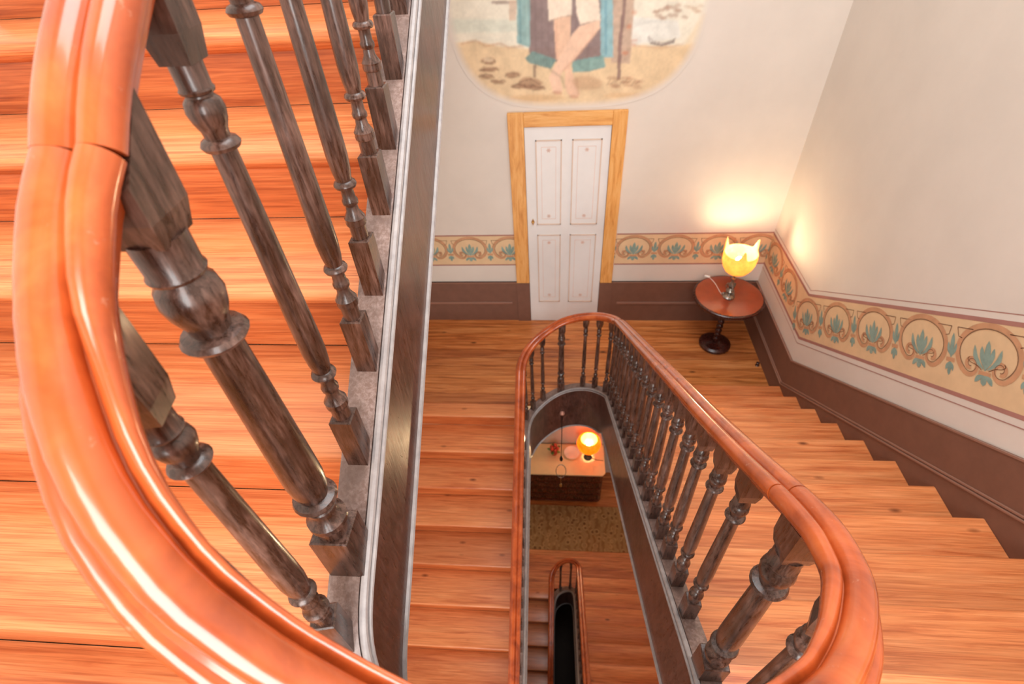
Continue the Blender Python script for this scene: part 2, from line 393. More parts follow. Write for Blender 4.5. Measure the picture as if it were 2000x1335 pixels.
# ------------------------------------------------------------------ floors made of planks
def poly_plank(rows, z, th):                   # rows: list of (y, x0, x1)
    pts = [(x0, y) for y, x0, x1 in rows]+[(x1, y) for y, x0, x1 in rows[::-1]]
    return MB().prism(pts, lambda p: (p[0], p[1], z-th), lambda p: (p[0], p[1], z))
def landing(name, z, y_back, yb, ya, cx, cy, rr, n, label):
    base = struct(name, poly_plank([(y_back, XL, XR), (cy+rr+.01, XL, XR)], z-.03, .12), 'plank', label=label)
    ys = np.linspace(y_back, ya+.152, n+1); gap = .0018
    for a, b in zip(ys[:-1], ys[1:]):
        a -= gap; b += gap
        if b > cy+rr:
            poly_plank([(a, XL, XR-.012), (b, XL, XR-.012)], z, .03).build('plank', 'plank', base)
        else:
            rows = np.linspace(min(a, 1e9), b, 9)
            def hw(y): return math.sqrt(max(0, rr*rr-(y-cy)**2)) if y < cy+rr else 0
            if a > cy+rr and b < cy+rr: rows = np.concatenate([[a], np.linspace(cy+rr, b, 8)])
            poly_plank([(y, XL, cx-hw(y)) for y in rows], z, .03).build('plank', 'plank', base)
            rr_ = [y for y in rows if y > yb+.001]
            if rr_ and rr_[-1] > yb: rr_ = rr_+[max(yb, b)]
            if len(rr_) > 1: poly_plank([(y, cx+hw(y), XR-.012) for y in rr_], z, .03).build('plank', 'plank', base)
    return base
landing('floor', 0, 0, YB, YA, CX1, CY1, RC1+.035, 10, 'pine board landing in front of the white door')
CX0, CY0, RC0 = -.262, -1.42, .175             # the narrower well one storey down
landing('floor_lower', -HL, YLOW, YB, YA, CX0, CY0, RC0+.03, 12, 'pine board floor of the landing below')
base = struct('floor_upper', MB().box(XL, XR, YF, -4.37, F1-.15, F1-.03), 'plank')
ys = np.linspace(-4.37, YF, 13)
for a, b in zip(ys[:-1], ys[1:]): MB().box(XL, XR, a-.001, b+.001, F1-.03, F1).build('plank', 'plank', base)
rows = [(p[1]-.034, p[0]) for p in fp if p[1] < -4.09]
xs_ = sorted((x, y) for y, x in rows)
poly = [(x, max(y, -4.369)) for x, y in xs_]+[(xs_[-1][0], -4.369), (xs_[0][0], -4.369)]
MB().prism(poly, lambda p: (p[0], p[1], F1-.03), lambda p: (p[0], p[1], F1)).build('plank', 'plank', base)
base = struct('floor_half_landing', MB().box(XL, XR, YF, -4.4, F1-HL-.15, F1-HL-.03), 'plank')
for a, b in zip(ys[:-1], ys[1:]): MB().box(XL, XR, a-.001, b-.03+.029, F1-HL-.03, F1-HL).build('plank', 'plank', base)
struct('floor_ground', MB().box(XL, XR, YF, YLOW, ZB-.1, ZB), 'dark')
base = struct('floor_top', MB().box(XL, -.76, YC+.06, 0, ZC-.2, ZC-.03), 'plank')
for a, b in zip(np.linspace(YC+.17, -.001, 8)[:-1], np.linspace(YC+.17, -.001, 8)[1:]): MB().box(XL, -.76, a+.001, b-.001, ZC-.03, ZC).build('plank', 'plank', base)
# ------------------------------------------------------------------ stair flights
def front_out(y):                               # stair-side x of the string near the front curve (right side)
    pts = [(p[1], p[0]) for p in fp if p[0] > -.3]
    pts.sort()
    return float(np.interp(y, [q[0] for q in pts], [q[1] for q in pts]))+.039
def front_out_l(y):
    pts = [(p[1], p[0]) for p in fp if p[0] < -.45]
    pts.sort()
    return float(np.interp(y, [q[0] for q in pts], [q[1] for q in pts]))-.039
def tread_plank(x0, x1, yf, yb, z, th, nose):
    # profile in (along, z); rounded nosing at the front edge when nose
    sgn = 1 if yb > yf else -1; L = abs(yb-yf)
    if nose:
        prof = [(L, -th), (L, 0), (.011, 0), (.004, -.004), (0, -.012), (0, -th+.012), (.004, -th+.004), (.011, -th)]
    else: prof = [(L, -th), (L, 0), (.0015, 0), (0, -.0015), (0, -th)]
    n = len(prof); mb = MB()
    x0f = x0 if callable(x0) else (lambda y: x0); x1f = x1 if callable(x1) else (lambda y: x1)
    st = 6 if (callable(x0) or callable(x1)) else 1
    if st == 1:
        mb.prism(prof, lambda p: (x0, yf+sgn*p[0], z+p[1]), lambda p: (x1, yf+sgn*p[0], z+p[1]))
    else:
        rows = [(y, x0f(y), x1f(y)) for y in np.linspace(yf, yb, 7)]
        return poly_plank(rows, z, th)
    return mb
def flight(label, y0, z0, g, r, ks, up_away, x0, x1, group_top, curved=None):
    f = empty('stair_flight', ((x0+x1)/2, y0-g*ks[0], z0), label=label, category='stairs')
    mi = Matrix.Translation(f.location).inverted()
    def fin(o): o.matrix_parent_inverse = mi; return o
    sg = 1 if up_away else -1
    for k in ks:
        yn = y0-g*k; zn = z0+(-r*k if up_away else r*k)
        xa, xb = x0, x1
        if curved and curved(yn-.3*(0 if up_away else 1)) is not None:
            if up_away: xb = lambda y: curved(y) if curved(y) is not None else x1
            else: xa = lambda y: curved(y) if curved(y) is not None else x0
        depth = .15 if (up_away and k == 0) else g+.028
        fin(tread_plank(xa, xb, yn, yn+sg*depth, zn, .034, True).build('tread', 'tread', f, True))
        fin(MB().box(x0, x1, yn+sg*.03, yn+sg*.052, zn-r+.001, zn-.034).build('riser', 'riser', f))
        cv = [(0, 0), (.018, 0), (.016, -.007), (.008, -.016), (0, -.02)]
        fin(MB().prism(cv, lambda p: (x0, yn+sg*(.03-p[0]), zn-.034+p[1]), lambda p: (x1, yn+sg*(.03-p[0]), zn-.034+p[1])).build('cove_moulding', 'riser', f))
    ya, yb_ = y0-g*ks[0], y0-g*ks[-1]
    za = z0+(-r if up_away else r)*ks[0]; zb = z0+(-r if up_away else r)*ks[-1]
    off = .26
    poly = [(ya, za-off), (yb_, zb-off), (yb_, zb-off-.04), (ya, za-off-.04)]
    fin(MB().prism(poly, lambda p: (x0, p[0], p[1]), lambda p: (x1, p[0], p[1])).build('soffit', 'wall', f))
    return f
flight('broad pine flight climbing beside the painted border on the right wall', YB, R_, G_, R_, list(range(0, 12)), False, .083, XR-.016, None,
       lambda y: front_out(y) if y < -3.88 else None)
flight('pine flight descending from the door landing beside the dark string board', YA, 0, G_, R_, list(range(0, 13)), True, XL+.004, CX1-RC1-.0385, None)
flight('nearest pine flight at the left behind the large turned balusters', YC, ZC, GC, RC, list(range(0, 12)), True, XL+.004, -.836, None,
       lambda y: front_out_l(y) if y < -3.96 else None)
flight('lower pine flight at the right of the small handrail loop', YB, R_-HL, G_, R_, list(range(0, 12)), False, CX0+RC0+.0385, XR-.016, None)
flight('lower pine flight at the left of the small handrail loop', YA, -HL, G_, R_, list(range(0, 13)), True, XL+.004, CX0-RC0-.0385, None)
# ------------------------------------------------------------------ balusters
def turned(kind):
    if kind == 'baluster':
        pr = [(.0165, .12), (.0165, .150), (.0195, .152), (.0205, .157), (.0195, .162), (.0205, .167), (.018, .171), (.0125, .181), (.0115, .192), (.0148, .196), (.0152, .203), (.0125, .208),
              (.0118, .222), (.0128, .228), (.0195, .230), (.0215, .235), (.0195, .240), (.0145, .243), (.0175, .262), (.0195, .29), (.0193, .33), (.0165, .50), (.0148, .622),
              (.0205, .624), (.0232, .629), (.0205, .634), (.0142, .637), (.0150, .645), (.0195, .656), (.0218, .667), (.0200, .677), (.0150, .682), (.0148, .684), (.0185, .686), (.0195, .689), (.0175, .692), (.0180, .720)]
    else:
        pr = [(.0285, .11), (.0285, .136), (.0330, .138), (.0345, .143), (.033, .148), (.0345, .153), (.030, .158), (.0215, .168), (.0205, .178), (.0255, .183), (.026, .19), (.0215, .195),
              (.0205, .205), (.0345, .209), (.0370, .215), (.0345, .221), (.0240, .225), (.0285, .245), (.0310, .275), (.0305, .31), (.027, .47), (.0245, .572),
              (.0350, .574), (.0390, .580), (.035, .586), (.0225, .590), (.0240, .600), (.0315, .618), (.0350, .636), (.0320, .652), (.0240, .660), (.0235, .663), (.0295, .665), (.031, .669), (.0285, .673), (.0295, .712)]
    return MB().lathe(pr, 20).mesh('turned_'+kind, True)
def base_block(h, top, lo):
    mb = MB(); c = .0025
    prof = [(h, lo), (h, top-c), (h-c, top)]
    vs_ = []
    for r, z in prof: vs_ += [(-r, -r, z), (r, -r, z), (r, r, z), (-r, r, z)]
    fs = [(3, 2, 1, 0), (8, 9, 10, 11)]
    for j in range(2):
        for i in range(4): fs.append((j*4+i, j*4+(i+1) % 4, (j+1)*4+(i+1) % 4, (j+1)*4+i))
    return mb.add(vs_, fs).mesh('base_block')
def top_block(h, H, sl):                          # chamfered below, top cut to the slope of the rail
    prof = [(h*.80, 0), (h, min(.03, H*.3)), (h*1.04, H)]
    vs_ = []; fs = [(3, 2, 1, 0), (8, 9, 10, 11)]
    for j, (r, z) in enumerate(prof):
        d = sl*r if j == 2 else 0
        vs_ += [(-r, -r, z-d), (r, -r, z+d), (r, r, z+d), (-r, r, z-d)]
    for j in range(2):
        for i in range(4): fs.append((j*4+i, j*4+(i+1) % 4, (j+1)*4+(i+1) % 4, (j+1)*4+i))
    return MB().add(vs_, fs).mesh('top_block')
BM = {'baluster': (turned('baluster'), base_block(.0205, .122, -.045), .0222, .716),
      'newel': (turned('newel'), base_block(.034, .112, -.05), .0310, .708)}
def baluster(parent, x, y, zt, zr, tang, kind='baluster', sxy=1.0, slope=S_):
    tm, bm_, tbm, ztop = BM[kind]
    nominal = .80 if kind == 'baluster' else .79
    gap = zr-zt-.03; zs = max(.7, gap/nominal)
    ang = math.atan2(tang.y, tang.x)
    o = link('baluster', tm, 'baluster', parent); o.location = (x, y, zt); o.rotation_euler = (0, 0, ang); o.scale = (sxy, sxy, zs)
    if kind == 'newel': o['label'] = 'thick turned baluster where the rail begins to turn'
    b = link('base_block', bm_, 'baluster', o)
    t = link('top_block', top_block(tbm, max(.03, (zr-zt-.014)/zs-ztop), slope/zs*sxy), 'baluster', o); t.location = (0, 0, ztop)
    return o
bal = empty('balustrade', (CX1, CY1, 0), label='balustrade with glossy red-brown handrail winding from the foreground around the open stairwell', category='balustrade')
INV = Matrix.Translation(bal.location).inverted()
def own(o, root_inv=None):
    o.matrix_parent_inverse = root_inv if root_inv is not None else INV; return o
def string_parts(parent, inv, path, D, top_mat='string_top'):
    n = len(path); sx_, sy_ = smooth(path[:, 0], 14), smooth(path[:, 1], 14); pts = [Vector((sx_[k], sy_[k], path[k][2])) for k in range(n)]
    # travel A -> loop -> B -> front -> C keeps the well on the right hand side (+u)
    fr = frames(pts); hw = .0375
    def ribbon(prof_fn):
        mb = MB(); vs_ = []; m = None; fs = []
        for k, p in enumerate(pts):
            t, sd, up = fr[k]; pr = prof_fn(k); m = len(pr)
            for u, z in pr: vs_.append(Vector((p.x, p.y, p.z))+sd*u+Vector((0, 0, z)))
        for k in range(n-1):
            for i in range(m):
                j = (i+1) % m; fs.append((k*m+i, k*m+j, (k+1)*m+j, (k+1)*m+i))
        fs.append(tuple(range(m))[::-1]); fs.append(tuple((n-1)*m+i for i in range(m)))
        return mb.add(vs_, fs)
    st = own(ribbon(lambda k: [(-hw, -path[k][3]), (hw-.004, -path[k][3]), (hw-.004, -.012), (-hw, -.012)]).build('string_board', 'string', parent, True, label='dark stained string board facing the stairwell'), inv)
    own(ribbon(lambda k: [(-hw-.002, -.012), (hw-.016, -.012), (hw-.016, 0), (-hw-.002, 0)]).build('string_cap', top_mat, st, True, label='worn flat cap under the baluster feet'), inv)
    def roll(u0, z0, r): return lambda k: [(u0+r*math.cos(q), z0(k)+r*math.sin(q)) for q in [2*math.pi*i/8 for i in range(8)]]
    own(ribbon(roll(hw-.006, lambda k: -.002, .0085)).build('bead', 'bead', st, True), inv)
    own(ribbon(roll(hw+.001, lambda k: -.020, .0065)).build('bead', 'bead', st, True), inv)
    own(ribbon(roll(hw-.004, lambda k: -path[k][3]+.007, .0095)).build('bead', 'bead', st, True), inv)
    return st
st = string_parts(bal, INV, path, D)
# string objects are children of children: keep them in world space
def world_children(o, inv):
    for c in o.children:
        c.matrix_parent_inverse = Matrix.Identity(4)
world_children(st, INV)
# handrail in lengths, split where the photo shows seams
sJ1 = s_near(*onx(1524, 985, .0425)[:2], D, path); sJ2 = s_near(-.796, -3.915, D, path)
def rail_piece(parent, inv, path, D, s0, s1, name='handrail', front_turn=False, **t):
    ss = np.linspace(s0, s1, max(3, int((s1-s0)/.018))).tolist()
    pts = []; scl = []
    for s in ss:
        q = [float(np.interp(s, D, path[:, i])) for i in range(6)]; pts.append(Vector((q[0], q[1], q[4]))); scl.append(q[5])
    mb = MB(); sweep(mb, pts, RAILP, scl, rolls=[wreath_roll(p) if front_turn else 0 for p in pts], slim=[inner_slim(p) if front_turn else 1 for p in pts])
    return own(mb.build(name, 'rail', parent, True, **t), inv)
gap = .0016
r1 = rail_piece(bal, INV, path, D, 0, sJ1-gap, front_turn=False, label='long handrail length over the right flight and landing loop')
r2 = rail_piece(bal, INV, path, D, sJ1+gap, sJ2-gap, front_turn=True, label='curved handrail length turning at the front of the well')
r3 = rail_piece(bal, INV, path, D, sJ2+gap, D[-1], front_turn=True, label='handrail length rising at the far left')
for s_, side_, rr in ((sJ2+.035, .017, r3), (sJ2-.045, .016, r2)):
    q = PAT(s_); tg = PTAN(s_); sd = Vector((tg.y, -tg.x, 0)); p = Vector((q[0], q[1], q[4]))+sd*side_*q[5]
    MB().lathe([(.0042, -.002), (.0042, .0014), (.0025, .0022)], 12).build('screw_plug', 'copper', rr, True).location = p+Vector((0, 0, .0275*q[5]))
for o in (r1, r2, r3):
    for c in o.children: pass
stations = []
for y in np.arange(-4.52, -1.5, .138): stations.append((s_near(CX1-RC1, y, D, path), 'baluster', .85))
def s_loop(a): return s_near(CX1+RC1*math.cos(math.radians(a)), CY1+RC1*math.sin(math.radians(a)), D, path)
for a, kd in ((166, 'baluster'), (145, 'baluster'), (123, 'baluster'), (97, 'newel'), (65, 'baluster'), (42, 'baluster'), (20, 'baluster')): stations.append((s_loop(a), kd, .9))
yy = -3.655
while yy < -1.40: stations.append((s_near(.044, yy, D, path), 'baluster', 1.1)); yy += .138
stations.append((s_near(.0425, -3.842, D, path), 'newel', 1.02))
sB = s_near(.0425, -3.842, D, path); sCn = s_near(-.796, -3.900, D, path)
sF0 = s_near(.006, -4.003, D, path); sF1 = s_near(-.797, -4.030, D, path)
for s_ in np.linspace(sF0, sF1, 7): stations.append((s_, 'baluster', 1.05))
stations.append((sCn, 'newel', 1.0))
yy = -3.747
while yy < -1.1: stations.append((s_near(-.796, yy, D, path), 'baluster', 1.0)); yy += .1523
def exact(s_):  # linear interpolation at s
    return PAT(s_)
for s_, kd, sx in stations:
    q = exact(s_); sl_ = (PAT(min(D[-1], s_+.02))[4]-PAT(max(0, s_-.02))[4])/.04
    tg_ = PTAN(s_); of_ = .010 if (q[1] < -3.95 and q[0] > -.3) else .003; q[0] -= tg_.y*of_; q[1] += tg_.x*of_
    own(baluster(bal, q[0], q[1], q[2], q[4], PTAN(s_), kd, sx, sl_))
# ------------------------------------------------------------------ balustrade one storey below
bal2 = empty('balustrade', (CX0, CY0, -HL), label='small dark balustrade loop on the landing below, deep in the stairwell', category='balustrade')
INV2 = Matrix.Translation(bal2.location).inverted()
p2 = []
for y in np.arange(-4.6, CY0, .06): p2.append((CX0-RC0, y, noseA(y)-HL+.04, .42, noseA(y)-HL+.86, .72))
for a in np.arange(180, -1, -9.):
    t = math.radians(a); e = (180-a)/180
    p2.append((CX0+RC0*math.cos(t), CY0+RC0*math.sin(t), -HL-.0+.40*e*e, .5, -HL+.83+.42*e, .72))
for y in np.arange(CY0-.06, -4.3, -.06): p2.append((CX0+RC0, y, noseB(y)-HL+.04, .5, noseB(y)-HL+.88, .72))
p2 = np.array(p2); D2, PAT2, PTAN2 = make_path_funcs(p2)
st2 = string_parts(bal2, INV2, p2, D2); world_children(st2, INV2)
rail_piece(bal2, INV2, p2, D2, 0, D2[-1])
for s_ in np.arange(.1, D2[-1]-.05, .15):
    q = PAT2(s_); own(baluster(bal2, q[0], q[1], q[2], q[4], PTAN2(s_), 'baluster', .8), INV2)
# ------------------------------------------------------------------ skirting / dado
def dado_back(x0, x1, name):
    o = struct(name, MB().box(x0, x1, -.016, 0, 0, .522), 'dado')
    MB().box(x0, x1, -.020, 0, .510, .522).build('cap_moulding', 'dado_bead', o)
    return o
bl = dado_back(XL, -.682, 'baseboard_back'); br = dado_back(.038, XR, 'baseboard_back_right')
for o, x0, x1 in ((bl, XL, -.875), (br, .232, XR-.03)):
    bev(MB().box(x0, x1, -.024, -.016, .232, .262).build('moulding', 'dado_bead', o), .006)
for o, x0, x1 in ((bl, -.815, -.682), (br, .038, .169)):
    MB().box(x0, x1, -.030, -.016, 0, .520).build('plinth_block', 'dado', o)
sd_ = (1.76-.502)/(2.918-1.102)
top = [(0, .522), (-1.102, .504), (-4.30, .504+sd_*3.2), (YF, .504+sd_*3.2)]
poly = top+[(YF, F1-.1), (-4.4, F1-.1), (-1.0, -.1), (0, -.1)]
o = struct('baseboard_right', MB().prism(poly, lambda p: (XR-.014, p[0], p[1]), lambda p: (XR+.01, p[0], p[1])), 'dado')
def wall_strip(poly_line, lo, hi, proud0, proud1, name, mat, parent, bevw=0):
    mb = MB(); pts = poly_line; vs_ = []; fs = []
    for i, (y, z) in enumerate(pts):
        if i == 0: d = Vector((pts[1][0]-y, pts[1][1]-z)).normalized(); nn = [Vector((0, 1))]; sc_ = 1
        vs_ += [(XR-proud0, y, z+lo), (XR-proud1, y, z+lo), (XR-proud1, y, z+hi), (XR-proud0, y, z+hi)]
    for i in range(len(pts)-1):
        for j in range(4): fs.append((i*4+j, i*4+(j+1) % 4, (i+1)*4+(j+1) % 4, (i+1)*4+j))
    fs += [(0, 1, 2, 3), tuple((len(pts)-1)*4+j for j in range(4))]
    ob = mb.add(vs_, fs).build(name, mat, parent); return bev(ob, bevw) if bevw else ob
wall_strip(top, -.011, .001, .012, .019, 'cap_moulding', 'dado_bead', o)
ml = [(0, .235), (-1.097, .212), (-4.3, .212+.683*3.203)]
wall_strip(ml, -.016, .000, .012, .024, 'moulding', 'dado_bead', o, .004)
wall_strip(ml, .006, .022, .012, .021, 'moulding', 'dado_bead', o, .004)
# ------------------------------------------------------------------ painted border
def ribbon2d(mb, pts, wd, fn, taper=False):
    pts = [Vector(p) for p in pts]; n = len(pts); L = []; Rr = []
    for i, p in enumerate(pts):
        t = (pts[min(i+1, n-1)]-pts[max(i-1, 0)]).normalized(); nn = Vector((-t.y, t.x)); w_ = wd*(1 if not taper else (.35+.65*min(1, min(i, n-1-i)/(n*.25))))
        L.append(p+nn*w_/2); Rr.append(p-nn*w_/2)
    mb.add([fn(p) for p in L+Rr], [(i, i+1, n+i+1, n+i) for i in range(n-1)])
def leaf(mb, b, tip, wd, fn, bend=0):
    b, tip = Vector(b), Vector(tip); d = tip-b; nn = Vector((-d.y, d.x)).normalized(); k = 7; L = []; Rr = []
    for i in range(k):
        t = i/(k-1); c = b+d*t+nn*(bend*math.sin(t*math.pi)); w_ = wd*(.25+.75*math.sin(min(1, t*1.25)*math.pi*.72))*(1 if t < .8 else (1-t)/.2)
        L.append(c+nn*w_/2); Rr.append(c-nn*w_/2)
    mb.add([fn(p) for p in L+Rr], [(i, i+1, k+i+1, k+i) for i in range(k-1)])
def palmette_mesh(per, hgt):
    layers = {}
    mb = MB()
    def F(d): return lambda p: (p[0], p[1], d)
    a = per*.415; cy = hgt*.54; ry = hgt*.44
    for wd, dep, mi, shrink in ((.026, .0012, 0, 0), (.004, .0016, 2, .017)):
        mb.cur = mi
        arc = []
        for q in np.linspace(-42, 222, 36):
            t = math.radians(q); arc.append(((a-shrink)*math.cos(t), cy+(ry-shrink)*math.sin(t)))
        ribbon2d(mb, arc, wd, F(dep))
        for sg in (-1, 1):
            e = Vector(arc[0] if sg > 0 else arc[-1]); r0 = per*.125-shrink*.6
            c = e+(Vector((0, cy))-e).normalized()*r0
            a0 = math.atan2(e[1]-c[1], e[0]-c[0]); sp = []
            for i in range(24):
                t = i/23; ang = a0-sg*t*math.radians(430); rr = r0*(1-.78*t)
                sp.append((c[0]+rr*math.cos(ang), c[1]+rr*math.sin(ang)))
            ribbon2d(mb, sp, wd*.82, F(dep))
    mb.cur = 0
    ribbon2d(mb, [(-.035, hgt*.255), (.035, hgt*.255)], .020, F(.0012))
    for x in (-per/2,): ribbon2d(mb, [(x-.028, hgt*.34), (x+.028, hgt*.34)], .020, F(.0012))
    mb.cur = 1
    leaf(mb, (0, hgt*.30), (0, hgt*.76), .034, F(.0014))
    for sg in (-1, 1):
        leaf(mb, (sg*.005, hgt*.34), (sg*.036, hgt*.66), .026, F(.0013), -sg*.006)
        leaf(mb, (sg*.010, hgt*.32), (sg*.078, hgt*.66), .026, F(.0015), -sg*.020)
        leaf(mb, (0, hgt*.22), (sg*.052, hgt*.10), .026, F(.0013), sg*.008)
    leaf(mb, (0, hgt*.22), (0, hgt*.07), .034, F(.0014))
    x = -per/2
    leaf(mb, (x, hgt*.38), (x, hgt*.78), .026, F(.0014))
    for sg in (-1, 1):
        leaf(mb, (x, hgt*.40), (x+sg*.026, hgt*.62), .018, F(.0013), -sg*.008)
        leaf(mb, (x, hgt*.30), (x+sg*.024, hgt*.16), .018, F(.0013), sg*.005)
    leaf(mb, (x, hgt*.30), (x, hgt*.08), .024, F(.0014))
    mb.cur = 2
    for sg in (-1, 1):
        ribbon2d(mb, [(x+sg*.02, hgt*.88), (x+sg*per*.27, hgt*.88)], .004, F(.0012))
        ribbon2d(mb, [(x+sg*.02, hgt*.88), (x+sg*.032, hgt*.74), (x+sg*per*.13, hgt*.72)], .004, F(.0012))
        cr = [(sg*.02, hgt*.30), (sg*.055, hgt*.36), (sg*.088, hgt*.38), (sg*.108, hgt*.42), (sg*.100, hgt*.46)]
        ribbon2d(mb, [tuple(q) for q in catmull(cr, 4)], .0035, F(.0012))
    return mb.mesh('palmette')
HBK = .36
pal_b = palmette_mesh(.40, HBK-.055); pal_s = palmette_mesh(.437, .315)
def back_border(x0, x1, centers):
    z0, z1 = .726, 1.086
    b = MB().box(x0, x1, -.0008, 0, z0, z1).build('painted_border', 'band', wall_back, label='painted border of ochre scrolls and teal palmettes')
    for za, zb in ((z0, z0+.014), (z1-.014, z1)): MB().box(x0, x1, -.0014, -.0008, za, zb).build('stripe', 'stripe', b)
    for c in centers:
        o = link('palmette', pal_b, ['ochre', 'teal', 'brownline'], b); o.location = (c, -.0009, z0+.03); o.rotation_euler = (math.radians(90), 0, 0)
back_border(XL, -.815, (-2.067, -1.667, -1.267, -.867))
back_border(.168, XR, (.344, .744, 1.144, 1.50))
BB = [(0, .726), (-1.047, .70), (-4.3, .70+.667*3.253)]; BT = [(0, 1.086), (-.926, 1.092), (-4.3, 1.092+.692*3.374)]
def zl(L, y): return interp(y, [p[0] for p in L][::-1], [p[1] for p in L][::-1])
def right_strip(fa, fb, name, mat, parent, off, **t):
    ys = sorted(set([0, -1.047, -.926, -1.0]+list(np.linspace(0, -4.3, 30))), reverse=True); vs_ = []; fs = []
    for y in ys: vs_ += [(XR-off, y, fa(y)), (XR-off, y, fb(y))]
    for i in range(len(ys)-1): fs.append((2*i, 2*i+2, 2*i+3, 2*i+1))
    return MB().add(vs_, fs).build(name, mat, parent, **t)
bo = right_strip(lambda y: zl(BB, y), lambda y: zl(BT, y), 'painted_border', 'band', wall_right, .001, label='painted border of ochre scrolls and teal palmettes climbing with the stairs')
def off(L, d): return lambda y: zl(L, y)+d*(1 if y > -1 else 1.2)
for L, a, b_, m_ in ((BB, .004, .026, 'stripe'), (BT, -.026, -.004, 'stripe'), (BB, -.034, -.029, 'stripe'), (BT, .026, .031, 'stripe')):
    right_strip(off(L, a), off(L, b_), 'stripe', m_, bo, .0018)
right_strip(off(BB, -.029), off(BB, .004), 'stripe', 'wall', bo, .0013); right_strip(off(BT, -.004), off(BT, .026), 'stripe', 'wall', bo, .0013)
def put_pal(me, y, z, ang):
    o = link('palmette', me, ['ochre', 'teal', 'brownline'], bo)
    # local x runs towards the camera (-y, rising), local y is across the band
    dx = Vector((0, -math.cos(ang), math.sin(ang))); dy = Vector((0, math.sin(ang), math.cos(ang))); dz = Vector((-1, 0, 0))
    if dx.cross(dy).dot(dz) < 0: pass
    mt = Matrix((dx, dy, dz)).transposed().to_4x4(); mt.translation = Vector((XR-.0014, y, z)); o.matrix_basis = mt
for y in (-.20, -.60): put_pal(pal_b, y, zl(BB, y)+.03, 0)
sl = math.atan(.68)
for i in range(-1, 8):
    y = -1.398-.361*i; z = 1.177+.2535*i
    hgt = .315
    p = Vector((y, z))-Vector((math.sin(sl), math.cos(sl)))*hgt*.5
    put_pal(pal_s, p.x, p.y, sl)
